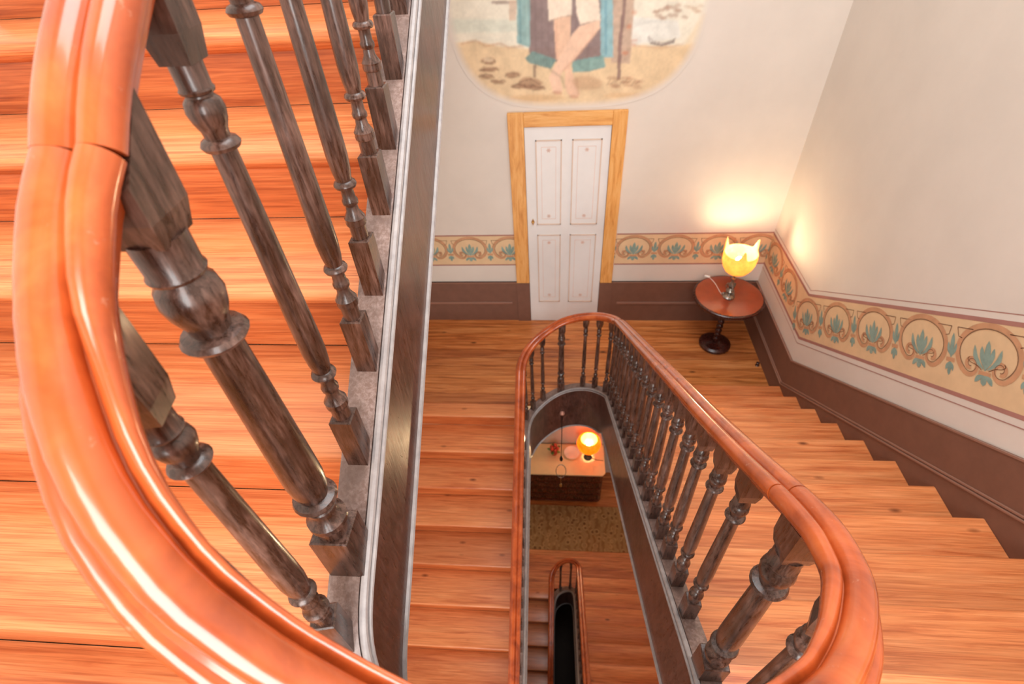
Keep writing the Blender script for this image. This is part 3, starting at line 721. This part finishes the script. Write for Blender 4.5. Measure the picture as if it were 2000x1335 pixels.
# ------------------------------------------------------------------ mural on the back wall
def mural():
    x0, x1, z0, z1 = -1.34, .76, 2.22, 3.98; st = .0055
    xs = np.arange(x0, x1, st); zs = np.arange(z0, z1, st); X, Z = np.meshgrid(xs, zs); col = np.zeros(X.shape+(3,))
    def c(*rgb): return np.array(srgb(*rgb)[:3])
    wallc = c(221, 212, 202)
    rng = np.random.default_rng(3)
    def nz(k):
        a = rng.random((int(X.shape[0]/k)+3, int(X.shape[1]/k)+3)); iy = np.arange(X.shape[0])/k; ix = np.arange(X.shape[1])/k
        y0 = iy.astype(int); xx0 = ix.astype(int); fy = (iy-y0)[:, None]; fx = (ix-xx0)[None]
        g = lambda i, j: a[np.ix_(y0+i, xx0+j)]
        return (g(0, 0)*(1-fy)+g(1, 0)*fy)*(1-fx)+(g(0, 1)*(1-fy)+g(1, 1)*fy)*fx
    def W(px, py): p = ony(860+px/3.704, py/3.704, 0); return p.x, p.z
    def inside(poly):
        P_ = [W(*q) for q in poly]; m = np.zeros(X.shape, bool); n = len(P_)
        for i in range(n):
            (xa, za), (xb, zb) = P_[i], P_[(i+1) % n]
            if za == zb: continue
            cnd = ((Z < za) != (Z < zb)) & (X < (xb-xa)*(Z-za)/(zb-za)+xa); m ^= cnd
        return m
    def blur(a, k):
        for _ in range(k):
            p = np.pad(a, ((1, 1), (1, 1))+((0, 0),)*(a.ndim-2), 'edge'); a = (p[:-2, 1:-1]+p[2:, 1:-1]+p[1:-1, :-2]+p[1:-1, 2:]+2*a)/6
        return a
    def paint(poly, rgb, soft=1, op=1., var=.10, k=7):
        m = blur(inside(poly).astype(float), soft)*op; cc = c(*rgb)[None, None]*(1+var*(nz(k)-.5)[..., None]*2)
        col[:] = col*(1-m[..., None])+cc*m[..., None]
    def blob(px, py, rx, rz, rgb, op=.8, soft=2, n=9):
        pts = [(px+rx*math.cos(2*math.pi*i/n)*(.75+.5*rng.random()), py+rz*math.sin(2*math.pi*i/n)*(.7+.6*rng.random())) for i in range(n)]
        paint(pts, rgb, soft, op)
    def line(pts, wd, rgb, op=.8, soft=1):
        for (a, b), (e, f) in zip(pts[:-1], pts[1:]):
            L = math.hypot(e-a, f-b)+1e-6; nx, ny = -(f-b)/L*wd/2, (e-a)/L*wd/2
            paint([(a+nx, b+ny), (e+nx, f+ny), (e-nx, f-ny), (a-nx, b-ny)], rgb, soft, op)
    col[:] = c(232, 226, 208)
    paint([(-500, 310), (100, 310), (250, 295), (420, 330), (620, 350), (1400, 330), (1750, 330), (2400, 180), (2400, 1200), (-500, 1200)], (226, 200, 162), 4, 1, .10, 14)
    paint([(-500, 130), (560, 140), (560, 230), (-500, 250)], (206, 214, 200), 6, .6)
    for i in range(9): line([(80+20*i, 160+16*i), (540, 150+17*i)], 5, (188, 200, 186), .35, 2)
    line([(150, 318), (260, 292), (330, 335), (430, 312), (500, 345), (600, 330)], 16, (196, 154, 120), .6, 2)
    paint([(1390, 120), (1720, 150), (1740, 270), (1500, 310), (1380, 320)], (228, 228, 220), 3, .9)
    for i in range(6): line([(1400+20*i, 200-10*i), (1470+35*i, 130+6*i)], 6, (196, 198, 192), .5, 2)
    paint([(1900, 100), (2400, 0), (2400, 500), (1700, 420)], (224, 198, 158), 8, .5)
    for i in range(16): blob(1540+rng.random()*230, 30+rng.random()*110, 26, 14, (172, 138, 118), .6)
    for i in range(8): blob(1780+rng.random()*110, 40+rng.random()*70, 26, 10, (196, 168, 142), .5)
    paint([(1490, 255), (1520, 300), (1600, 318), (1680, 295), (1705, 262), (1690, 310), (1600, 335), (1520, 318)], (120, 104, 104), 1, .85)
    line([(1500, 262), (1545, 300), (1620, 312), (1690, 286)], 9, (128, 112, 108), .7)
    line([(1400, 330), (1600, 345), (1760, 318)], 12, (200, 150, 112), .5, 3)
    # post and cloak
    paint([(1235, -500), (1420, -500), (1400, 60), (1372, 460), (1235, 452)], (192, 166, 146), 2, .95, .16, 4)
    line([(1345, -400), (1330, 60), (1300, 300), (1290, 575)], 26, (132, 104, 100), .85)
    for i in range(7): blob(1330+rng.random()*110, 70+rng.random()*420, 22, 14, (208, 140, 108), .5)
    line([(370, 18), (560, 14)], 22, (150, 130, 120), .8); paint([(495, 0), (560, 0), (545, 150), (500, 150)], (206, 180, 158), 1, .8)
    paint([(640, -600), (1165, -600), (1170, 420), (960, 450), (830, 445), (640, 385)], (134, 114, 114), 2, .95, .14, 5)
    for i in range(9): line([(680+50*i, -100), (690+48*i, 400)], 10, (120, 100, 104), .35, 2)
    paint([(552, -600), (652, -600), (648, 345), (555, 312)], (138, 176, 176), 1, .95, .16, 5)
    line([(575, 0), (580, 310)], 14, (98, 142, 150), .6); line([(622, 0), (632, 330)], 8, (176, 200, 192), .6)
    paint([(1158, -600), (1246, -600), (1250, 412), (1160, 420)], (138, 182, 190), 1, .95, .16, 5)
    line([(1196, 0), (1198, 400)], 18, (100, 150, 168), .6)
    paint([(612, 420), (668, 368), (840, 430), (800, 498), (640, 455)], (118, 150, 146), 1, .95, .18, 4)
    paint([(950, 440), (1180, 398), (1196, 484), (1080, 516), (958, 524)], (122, 160, 156), 1, .95, .18, 4)
    for i in range(7): line([(680+22*i, 400+5*i), (690+20*i, 480+3*i)], 6, (84, 118, 120), .4)
    # legs and breeches
    skin = (230, 192, 164)
    paint([(818, 125), (945, 118), (938, 300), (925, 430), (960, 540), (1005, 690), (975, 712), (930, 690), (905, 640), (900, 450), (838, 430)], skin, 1, 1, .06)
    line([(838, 160), (842, 420)], 14, (212, 164, 138), .5, 2); line([(985, 560), (1000, 690)], 20, (190, 150, 124), .5, 2)
    paint([(1005, 190), (1150, 140), (1156, 205), (1075, 300), (985, 410), (880, 520), (868, 560), (885, 655), (850, 680), (815, 660), (785, 560), (830, 470), (905, 335), (960, 240)], (234, 198, 172), 1, 1, .06)
    line([(1130, 230), (1000, 395), (880, 520)], 16, (214, 166, 140), .5, 2)
    blob(850, 672, 40, 14, (190, 132, 108), .6); blob(965, 700, 40, 12, (190, 140, 112), .6)
    paint([(750, -400), (955, -400), (952, 108), (870, 122), (786, 150)], (238, 222, 202), 1, 1, .04); line([(790, 150), (870, 126), (950, 108)], 8, (198, 172, 148), .6)
    paint([(958, -400), (1110, -400), (1158, 148), (1080, 160), (1012, 176), (985, 90)], (238, 222, 202), 1, 1, .04); line([(1012, 172), (1080, 158), (1155, 146)], 8, (198, 172, 148), .6)
    # rocks and shadows on the sand
    for (px, py, rx, rz) in ((350, 440, 60, 26), (350, 500, 70, 18), (520, 540, 60, 24), (330, 550, 60, 16), (640, 600, 90, 40), (700, 630, 60, 20), (560, 620, 60, 16), (420, 590, 60, 14)):
        blob(px, py, rx, rz, (164, 126, 98), .75, 3)
        J = lambda a: a*(rng.random()-.5)
        line([(px-rx+J(20), py+rz*.3+J(16)), (px-rx*.4+J(30), py-rz*.6+J(20)), (px+rx*.1+J(30), py-rz*.5+J(24)), (px+rx*.6+J(30), py-rz*.2+J(24)), (px+rx+J(20), py+rz*.5+J(16))], 8, (104, 78, 64), .6)
        line([(px-rx*.6+J(40), py+rz*.8+J(20)), (px+rx*.4+J(40), py+rz*.9+J(20))], 10, (120, 90, 72), .5, 2)
        blob(px+J(60), py+rz*.6+J(20), rx*.6, rz*.4, (140, 104, 82), .5, 3)
    blob(350, 432, 42, 18, (222, 198, 166), .9, 2); line([(682, 470), (682, 560)], 24, (120, 98, 88), .7)
    for i in range(14): blob(1200+rng.random()*260, 560+rng.random()*110, 36, 12, (176, 134, 106), .5)
    for i in range(8): line([(1200+30*i, 620-12*(i % 3)), (1235+30*i, 570+10*(i % 2))], 7, (120, 88, 72), .5)
    blob(1060, 600, 110, 50, (186, 146, 114), .55, 8); blob(700, 710, 200, 24, (204, 160, 112), .5, 8); blob(1350, 690, 200, 20, (208, 168, 124), .5, 6)
    line([(790, 500), (880, 560), (900, 640)], 14, (128, 108, 96), .4, 3)
    col[:] = blur(col, 2)*(1+.10*(nz(3)-.5)+.14*(nz(11)-.5))[..., None]
    # fade of the oval into the plaster
    e = (np.abs((X+.28)/.93)**3+np.abs((Z-3.10)/.835)**3)**(1/3)
    f = np.clip((1.005-e)/.06, 0, 1)[..., None]*.97
    col[:] = col*f+wallc*(1-f)
    keep = e < 1.02
    ny, nx = X.shape; me = bpy.data.meshes.new('mural')
    verts = np.stack([X.ravel(), np.full(X.size, -.0025), Z.ravel()], 1)
    idx = np.arange(X.size).reshape(ny, nx)
    q = np.stack([idx[:-1, :-1], idx[:-1, 1:], idx[1:, 1:], idx[1:, :-1]], -1)[keep[:-1, :-1] & keep[1:, 1:] & keep[:-1, 1:] & keep[1:, :-1]]
    used = np.unique(q); remap = -np.ones(X.size, int); remap[used] = np.arange(len(used))
    me.from_pydata(verts[used].tolist(), [], remap[q].tolist())
    ca = me.color_attributes.new('Paint', 'FLOAT_COLOR', 'POINT')
    ca.data.foreach_set('color', np.concatenate([col.reshape(-1, 3)[used], np.ones((len(used), 1))], 1).astype(np.float32).ravel())
    link('mural', me, 'mural', None, label='faded oval mural of bare crossed legs and a blue-lined cloak on a beach', category='mural')
mural()
# ------------------------------------------------------------------ the white door
dx0, dx1, dh = -.678, .036, 2.117
door = struct('door_1', MB().box(dx0, dx1, -.022, .0, 0.004, dh), 'door', label='white four-panel door with ochre grained frame', )
def panel(x0, x1, z0, z1):
    p = MB()
    p.box(x0, x1, -.026, -.022, z0, z1)
    pn = bev(p.build('panel', 'door', door), .003)
    mb = MB()
    for a, b, c_, d in ((x0, x0+.010, z0, z1), (x1-.010, x1, z0, z1), (x0, x1, z0, z0+.010), (x0, x1, z1-.010, z1)): mb.box(a, b, -.030, -.026, c_, d)
    mb.build('panel_moulding', 'door_line', pn)
    mb = MB(); ix0, ix1, iz0, iz1 = x0+.048, x1-.048, z0+.06, z1-.06; t = .004
    for a, b, c_, d in ((ix0, ix0+t, iz0, iz1), (ix1-t, ix1, iz0, iz1), (ix0, ix1, iz0, iz0+t), (ix0, ix1, iz1-t, iz1)): mb.box(a, b, -.0268, -.026, c_, d)
    for zc in (iz0+.03, iz1-.03):
        for i in range(6):
            a = i*math.pi/3; leaf(mb, ((ix0+ix1)/2, zc), ((ix0+ix1)/2+.022*math.cos(a), zc+.022*math.sin(a)), .010, lambda p: (p[0], -.0275, p[1]))
    mb.build('painted_ornament', 'door_rose', pn)
for x0, x1 in ((-.590, -.366), (-.280, -.030)):
    panel(x0, x1, 1.207, 2.012); panel(x0, x1, .275, 1.098)
kb = MB().prism([(0, .035), (.016, 0), (0, -.035), (-.016, 0)], lambda p: (-.628+p[0], -.022, 1.235+p[1]), lambda p: (-.628+p[0], -.027, 1.235+p[1])).build('escutcheon', 'brass', door)
MB().sphere((-.628, -.040, 1.24), .012).build('door_knob', 'brass', kb, True)
fr_ = [('frame_jamb', (-.815, dx0-.004, .522, dh+.118)), ('frame_jamb', (dx1+.004, .160, .522, dh+.118)), ('frame_head', (dx0-.0045, dx1+.0045, dh+.004, dh+.118))]
for nm, (a, b, c_, d) in fr_:
    bev(MB().box(a, b, -.034, 0, c_, d).build(nm, 'frame_h' if nm == 'frame_head' else 'frame', door), .005)
# ------------------------------------------------------------------ round table, lamp
TX, TY, TZ = 1.215, -.385, .64
tb = empty('pedestal_table', (TX, TY, 0), label='round mahogany pedestal table in the landing corner', category='table')
MB().lathe([(.30, TZ-.045), (.315, TZ-.035), (.322, TZ-.022), (.320, TZ-.008), (.312, TZ-.001), (.30, TZ)], 56).build('table_rim', 'mahogany', tb, True)
MB().lathe([(.302, TZ-.002), (.302, TZ+.0015), (.299, TZ+.002)], 56).build('table_top', 'mahogany_top', tb, True)
pr = [(.05, .05)]
z = .055
for i in range(9):
    pr += [(.020, z), (.030, z+.018), (.033, z+.03), (.030, z+.042)]; z += .056
pr += [(.024, z), (.07, TZ-.045)]
MB().lathe(pr, 22).build('stem', 'mahogany', tb, True)
MB().lathe([(.150, 0), (.155, .010), (.153, .028), (.142, .034), (.138, .040), (.12, .046), (.06, .056), (.03, .064)], 40).build('base', 'mahogany', tb, True)
LX, LY, LZ = 1.205, -.405, TZ+.003
lp = empty('table_lamp', (LX, LY, LZ), label='lit table lamp with amber tulip glass shade on silver stem', category='lamp')
MB().lathe([(.052, 0), (.055, .008), (.046, .016), (.028, .024), (.020, .04), (.034, .058), (.038, .072), (.028, .088), (.016, .10), (.022, .115), (.030, .13), (.026, .148), (.013, .165), (.012, .19), (.022, .20), (.024, .215), (.012, .225), (.012, .25)], 20).build('lamp_base', 'silver', lp, True)
for i in range(3):
    a = i*2.09+.5
    MB().sphere((.052*math.cos(a), .052*math.sin(a), .014), .015, 10, 6).build('foot', 'silver', lp, True)
    MB().tube([(.018*math.cos(a), .018*math.sin(a), .15), (.042*math.cos(a), .042*math.sin(a), .135), (.046*math.cos(a), .046*math.sin(a), .11), (.030*math.cos(a), .030*math.sin(a), .085)], .006).build('arm_scroll', 'silver', lp, True)
MB().lathe([(.014, .245), (.026, .252), (.030, .268), (.022, .28)], 16).build('shade_holder', 'white', lp, True)
def tulip(parent, mat, prof, lobes, amp, sharp, ph, name='lamp_shade', n=60):
    mb = MB(); vs_ = []; fs = []; m = len(prof)
    for sgn in (0, 1):
        for j, (r, z) in enumerate(prof):
            for i in range(n):
                a = 2*math.pi*i/n; e = (j/(m-1))**2.2; lift = amp*max(0, math.cos(lobes*(a-ph)/1.0))**sharp*e
                rr = (r-.004*sgn)*(1+.10*e*max(0, math.cos(lobes*(a-ph)))**sharp); vs_.append((rr*math.cos(a), rr*math.sin(a), z+lift))
    for s in (0, 1):
        for j in range(m-1):
            for i in range(n): fs.append((s*m*n+j*n+i, s*m*n+j*n+(i+1) % n, s*m*n+(j+1)*n+(i+1) % n, s*m*n+(j+1)*n+i))
    for i in range(n): fs.append(((m-1)*n+i, (m-1)*n+(i+1) % n, m*n+(m-1)*n+(i+1) % n, m*n+(m-1)*n+i))
    return mb.add(vs_, fs).build(name, mat, parent, True)
tulip(lp, 'amber', [(.022, .262), (.06, .275), (.100, .305), (.128, .35), (.142, .40), (.146, .45), (.142, .49)], 3, .105, 9, math.radians(140))
MB().sphere((0, 0, .41), .032, 12, 8).build('bulb', 'bulb', lp, True)
MB().lathe([(.012, .26), (.012, .385)], 10).build('socket', 'white', lp, True)
def point(name, loc, power, col, rad=.035):
    l = bpy.data.lights.new(name, 'POINT'); l.energy = power; l.color = col; l.shadow_soft_size = rad
    o = bpy.data.objects.new(name, l); COL.objects.link(o); o.location = loc; return o
point('table_lamp_light', (LX, LY, LZ+.47), 24, (1, .76, .46), .05)
sw = onz(1381, 541, TZ+.004)
crd = catmull([(LX-.03-LX, -.01, .004), (-.06, .05, .004), ((sw.x-LX)*.6, (sw.y-LY)*.65, .004), (sw.x-LX+.02, sw.y-LY-.01, .006)], 8)
cd_ = MB().tube([tuple(q) for q in crd], .0028).build('cord', 'white', lp, True)
o = bev(MB().box(-.026, .026, -.011, .011, 0, .018).build('cord_switch', 'white', lp), .006, 3); o.location = (sw.x-LX, sw.y-LY, .001); o.rotation_euler = (0, 0, -.5)
p = onz(1483, 713, 0)
MB().lathe([(.020, 0), (.020, .004), (.013, .008), (.011, .022), (.017, .028), (.017, .036), (.008, .042)], 14, (0, 0, 0)).build('door_stop', 'mahogany', None, True, label='small dark red door stop on the landing boards by the skirting', category='door stop').location = (XR-.05, p.y, 0)
# ------------------------------------------------------------------ cord hanging in the well
hp = [ony(1098, 808, -1.15), ony(1096, 893, -1.15), ony(1095, 918, -1.15), ony(1096, 946, -1.15)]
hx = hp[0].x
pn = empty('hanging_pull', (hx, -1.15, hp[0].z), label='thin cord pull with wire ring hanging below the landing edge in the stairwell', category='cord')
MB().sphere((0, .010, 0), .026, 14, 8).build('knob', 'copper', pn, True)
dz = [q.z-hp[0].z for q in hp]
MB().tube([(0, -.01, 0), (0, -.01, dz[1])], .0045, 6).build('cord', 'black', pn, True)
MB().lathe([(.006, dz[1]-.05), (.017, dz[1]-.03), (.019, dz[1]), (.010, dz[1]+.03), (.005, dz[1]+.05)], 12, (0, -.01, 0)).build('weight', 'black', pn, True)
rg = [(.055*math.cos(t), -.01+.055*math.sin(t)*.5, dz[2]+.085*math.sin(t)) for t in np.linspace(0, 2*math.pi, 28)]
MB().tube(rg, .0045, 6).build('wire_ring', 'silver', pn, True)
MB().tube([(0, -.01, dz[2]-.09), (0, -.01, dz[3]+.03)], .003, 6).build('link', 'brass', pn, True)
MB().lathe([(.004, dz[3]-.03), (.016, dz[3]-.01), (.012, dz[3]+.02), (.004, dz[3]+.035)], 12, (0, -.01, 0)).build('brass_tip', 'brass', pn, True)
# ------------------------------------------------------------------ landing below: dresser, lamp, rug
DZ = -HL; DT = -3.50; ex0, ex1, ey0, ey1 = -.95, .40, .22, .81
dr = empty('chest_of_drawers', ((ex0+ex1)/2, (ey0+ey1)/2, DZ), label='dark chest of drawers with cream top on the landing below', category='dresser')
iv = Matrix.Translation(dr.location).inverted()
def dp(o): o.matrix_parent_inverse = iv; return o
ch = .05
def canted(x0, x1, y0, y1, z0, z1, c): return MB().prism([(x0+c, y0), (x1-c, y0), (x1, y0+c), (x1, y1), (x0, y1), (x0, y0+c)], lambda p: (p[0], p[1], z0), lambda p: (p[0], p[1], z1))
dp(canted(ex0+.03, ex1-.03, ey0+.03, ey1, DZ, DT-.03, ch).build('body', 'dresser', dr))
bev(dp(canted(ex0, ex1, ey0, ey1, DT-.03, DT, ch).build('top', 'cream_top', dr)), .006)
for i in range(4):
    z0 = DZ+.10+i*.185; d = bev(dp(MB().box(ex0+.10, ex1-.10, ey0+.008, ey0+.03, z0, z0+.165).build('drawer', 'dresser', dr)), .008)
    MB().box(ex0+.16, ex1-.16, ey0+.002, ey0+.008, z0+.035, z0+.13).build('drawer_panel', 'dresser', d)
    dp(MB().box(ex0+.06, ex1-.06, ey0+.0, ey0+.03, z0-.018, z0-.004).build('rail_moulding', 'dresser', dr))
lx, ly = .13, .56
l2 = empty('table_lamp', (lx, ly, DT), label='lit lamp with round orange glass shade on the chest of drawers below', category='lamp')
MB().lathe([(.065, 0), (.07, .01), (.05, .03), (.022, .05), (.018, .10), (.03, .14), (.018, .18), (.015, .25)], 18).build('lamp_base', 'black', l2, True)
MB().lathe([(.05, .24), (.12, .265), (.175, .32), (.192, .39), (.175, .46), (.13, .50), (.126, .50), (.170, .455), (.186, .39), (.170, .325), (.118, .271), (.05, .246)], 40, cap=False).build('lamp_shade', 'orange_glass', l2, True)
MB().sphere((0, 0, .38), .04, 12, 8).build('bulb', 'bulb', l2, True)
point('lower_lamp_light', (lx, ly, DT+.46), 240, (1, .70, .38), .06)
MB().tube([(.06, -.01, .004), (.14, -.05, .004), (.25, -.06, .004)], .004).build('cord', 'black', l2, True)
pl = onz(1115, 853, DT); o = MB().lathe([(.05, 0), (.06, .012), (.13, .035), (.128, .042), (.055, .018)], 28).build('dish', 'white', None, True, label='white dish on the chest of drawers beside the orange lamp', category='dish'); o.location = (-.13, .62, DT)
fo = empty('flower_ornament', (-.42, .62, DT), label='small red and green flower ornament at the left on the chest of drawers', category='ornament')
MB().lathe([(.045, 0), (.055, .03), (.05, .07), (.035, .09), (.04, .10)], 16).build('pot', 'red', fo, True)
for i in range(5):
    a = i*1.26; MB().sphere((.05*math.cos(a), .05*math.sin(a), .14+.02*(i % 2)), .034, 10, 6).build('flower', 'red', fo, True)
    mb = MB(); leaf(mb, (.02*math.cos(a+.6), .02*math.sin(a+.6)), (.12*math.cos(a+.6), .12*math.sin(a+.6)), .05, lambda p: (p[0], p[1], .10+.2*math.hypot(p[0], p[1]))); mb.build('leaf', 'green', fo)
bev(MB().box(-1.5, .80, -.62, .16, DZ, DZ+.010).build('rug', 'rug', None, label='brown patterned rug before the chest of drawers below', category='rug'), .004)
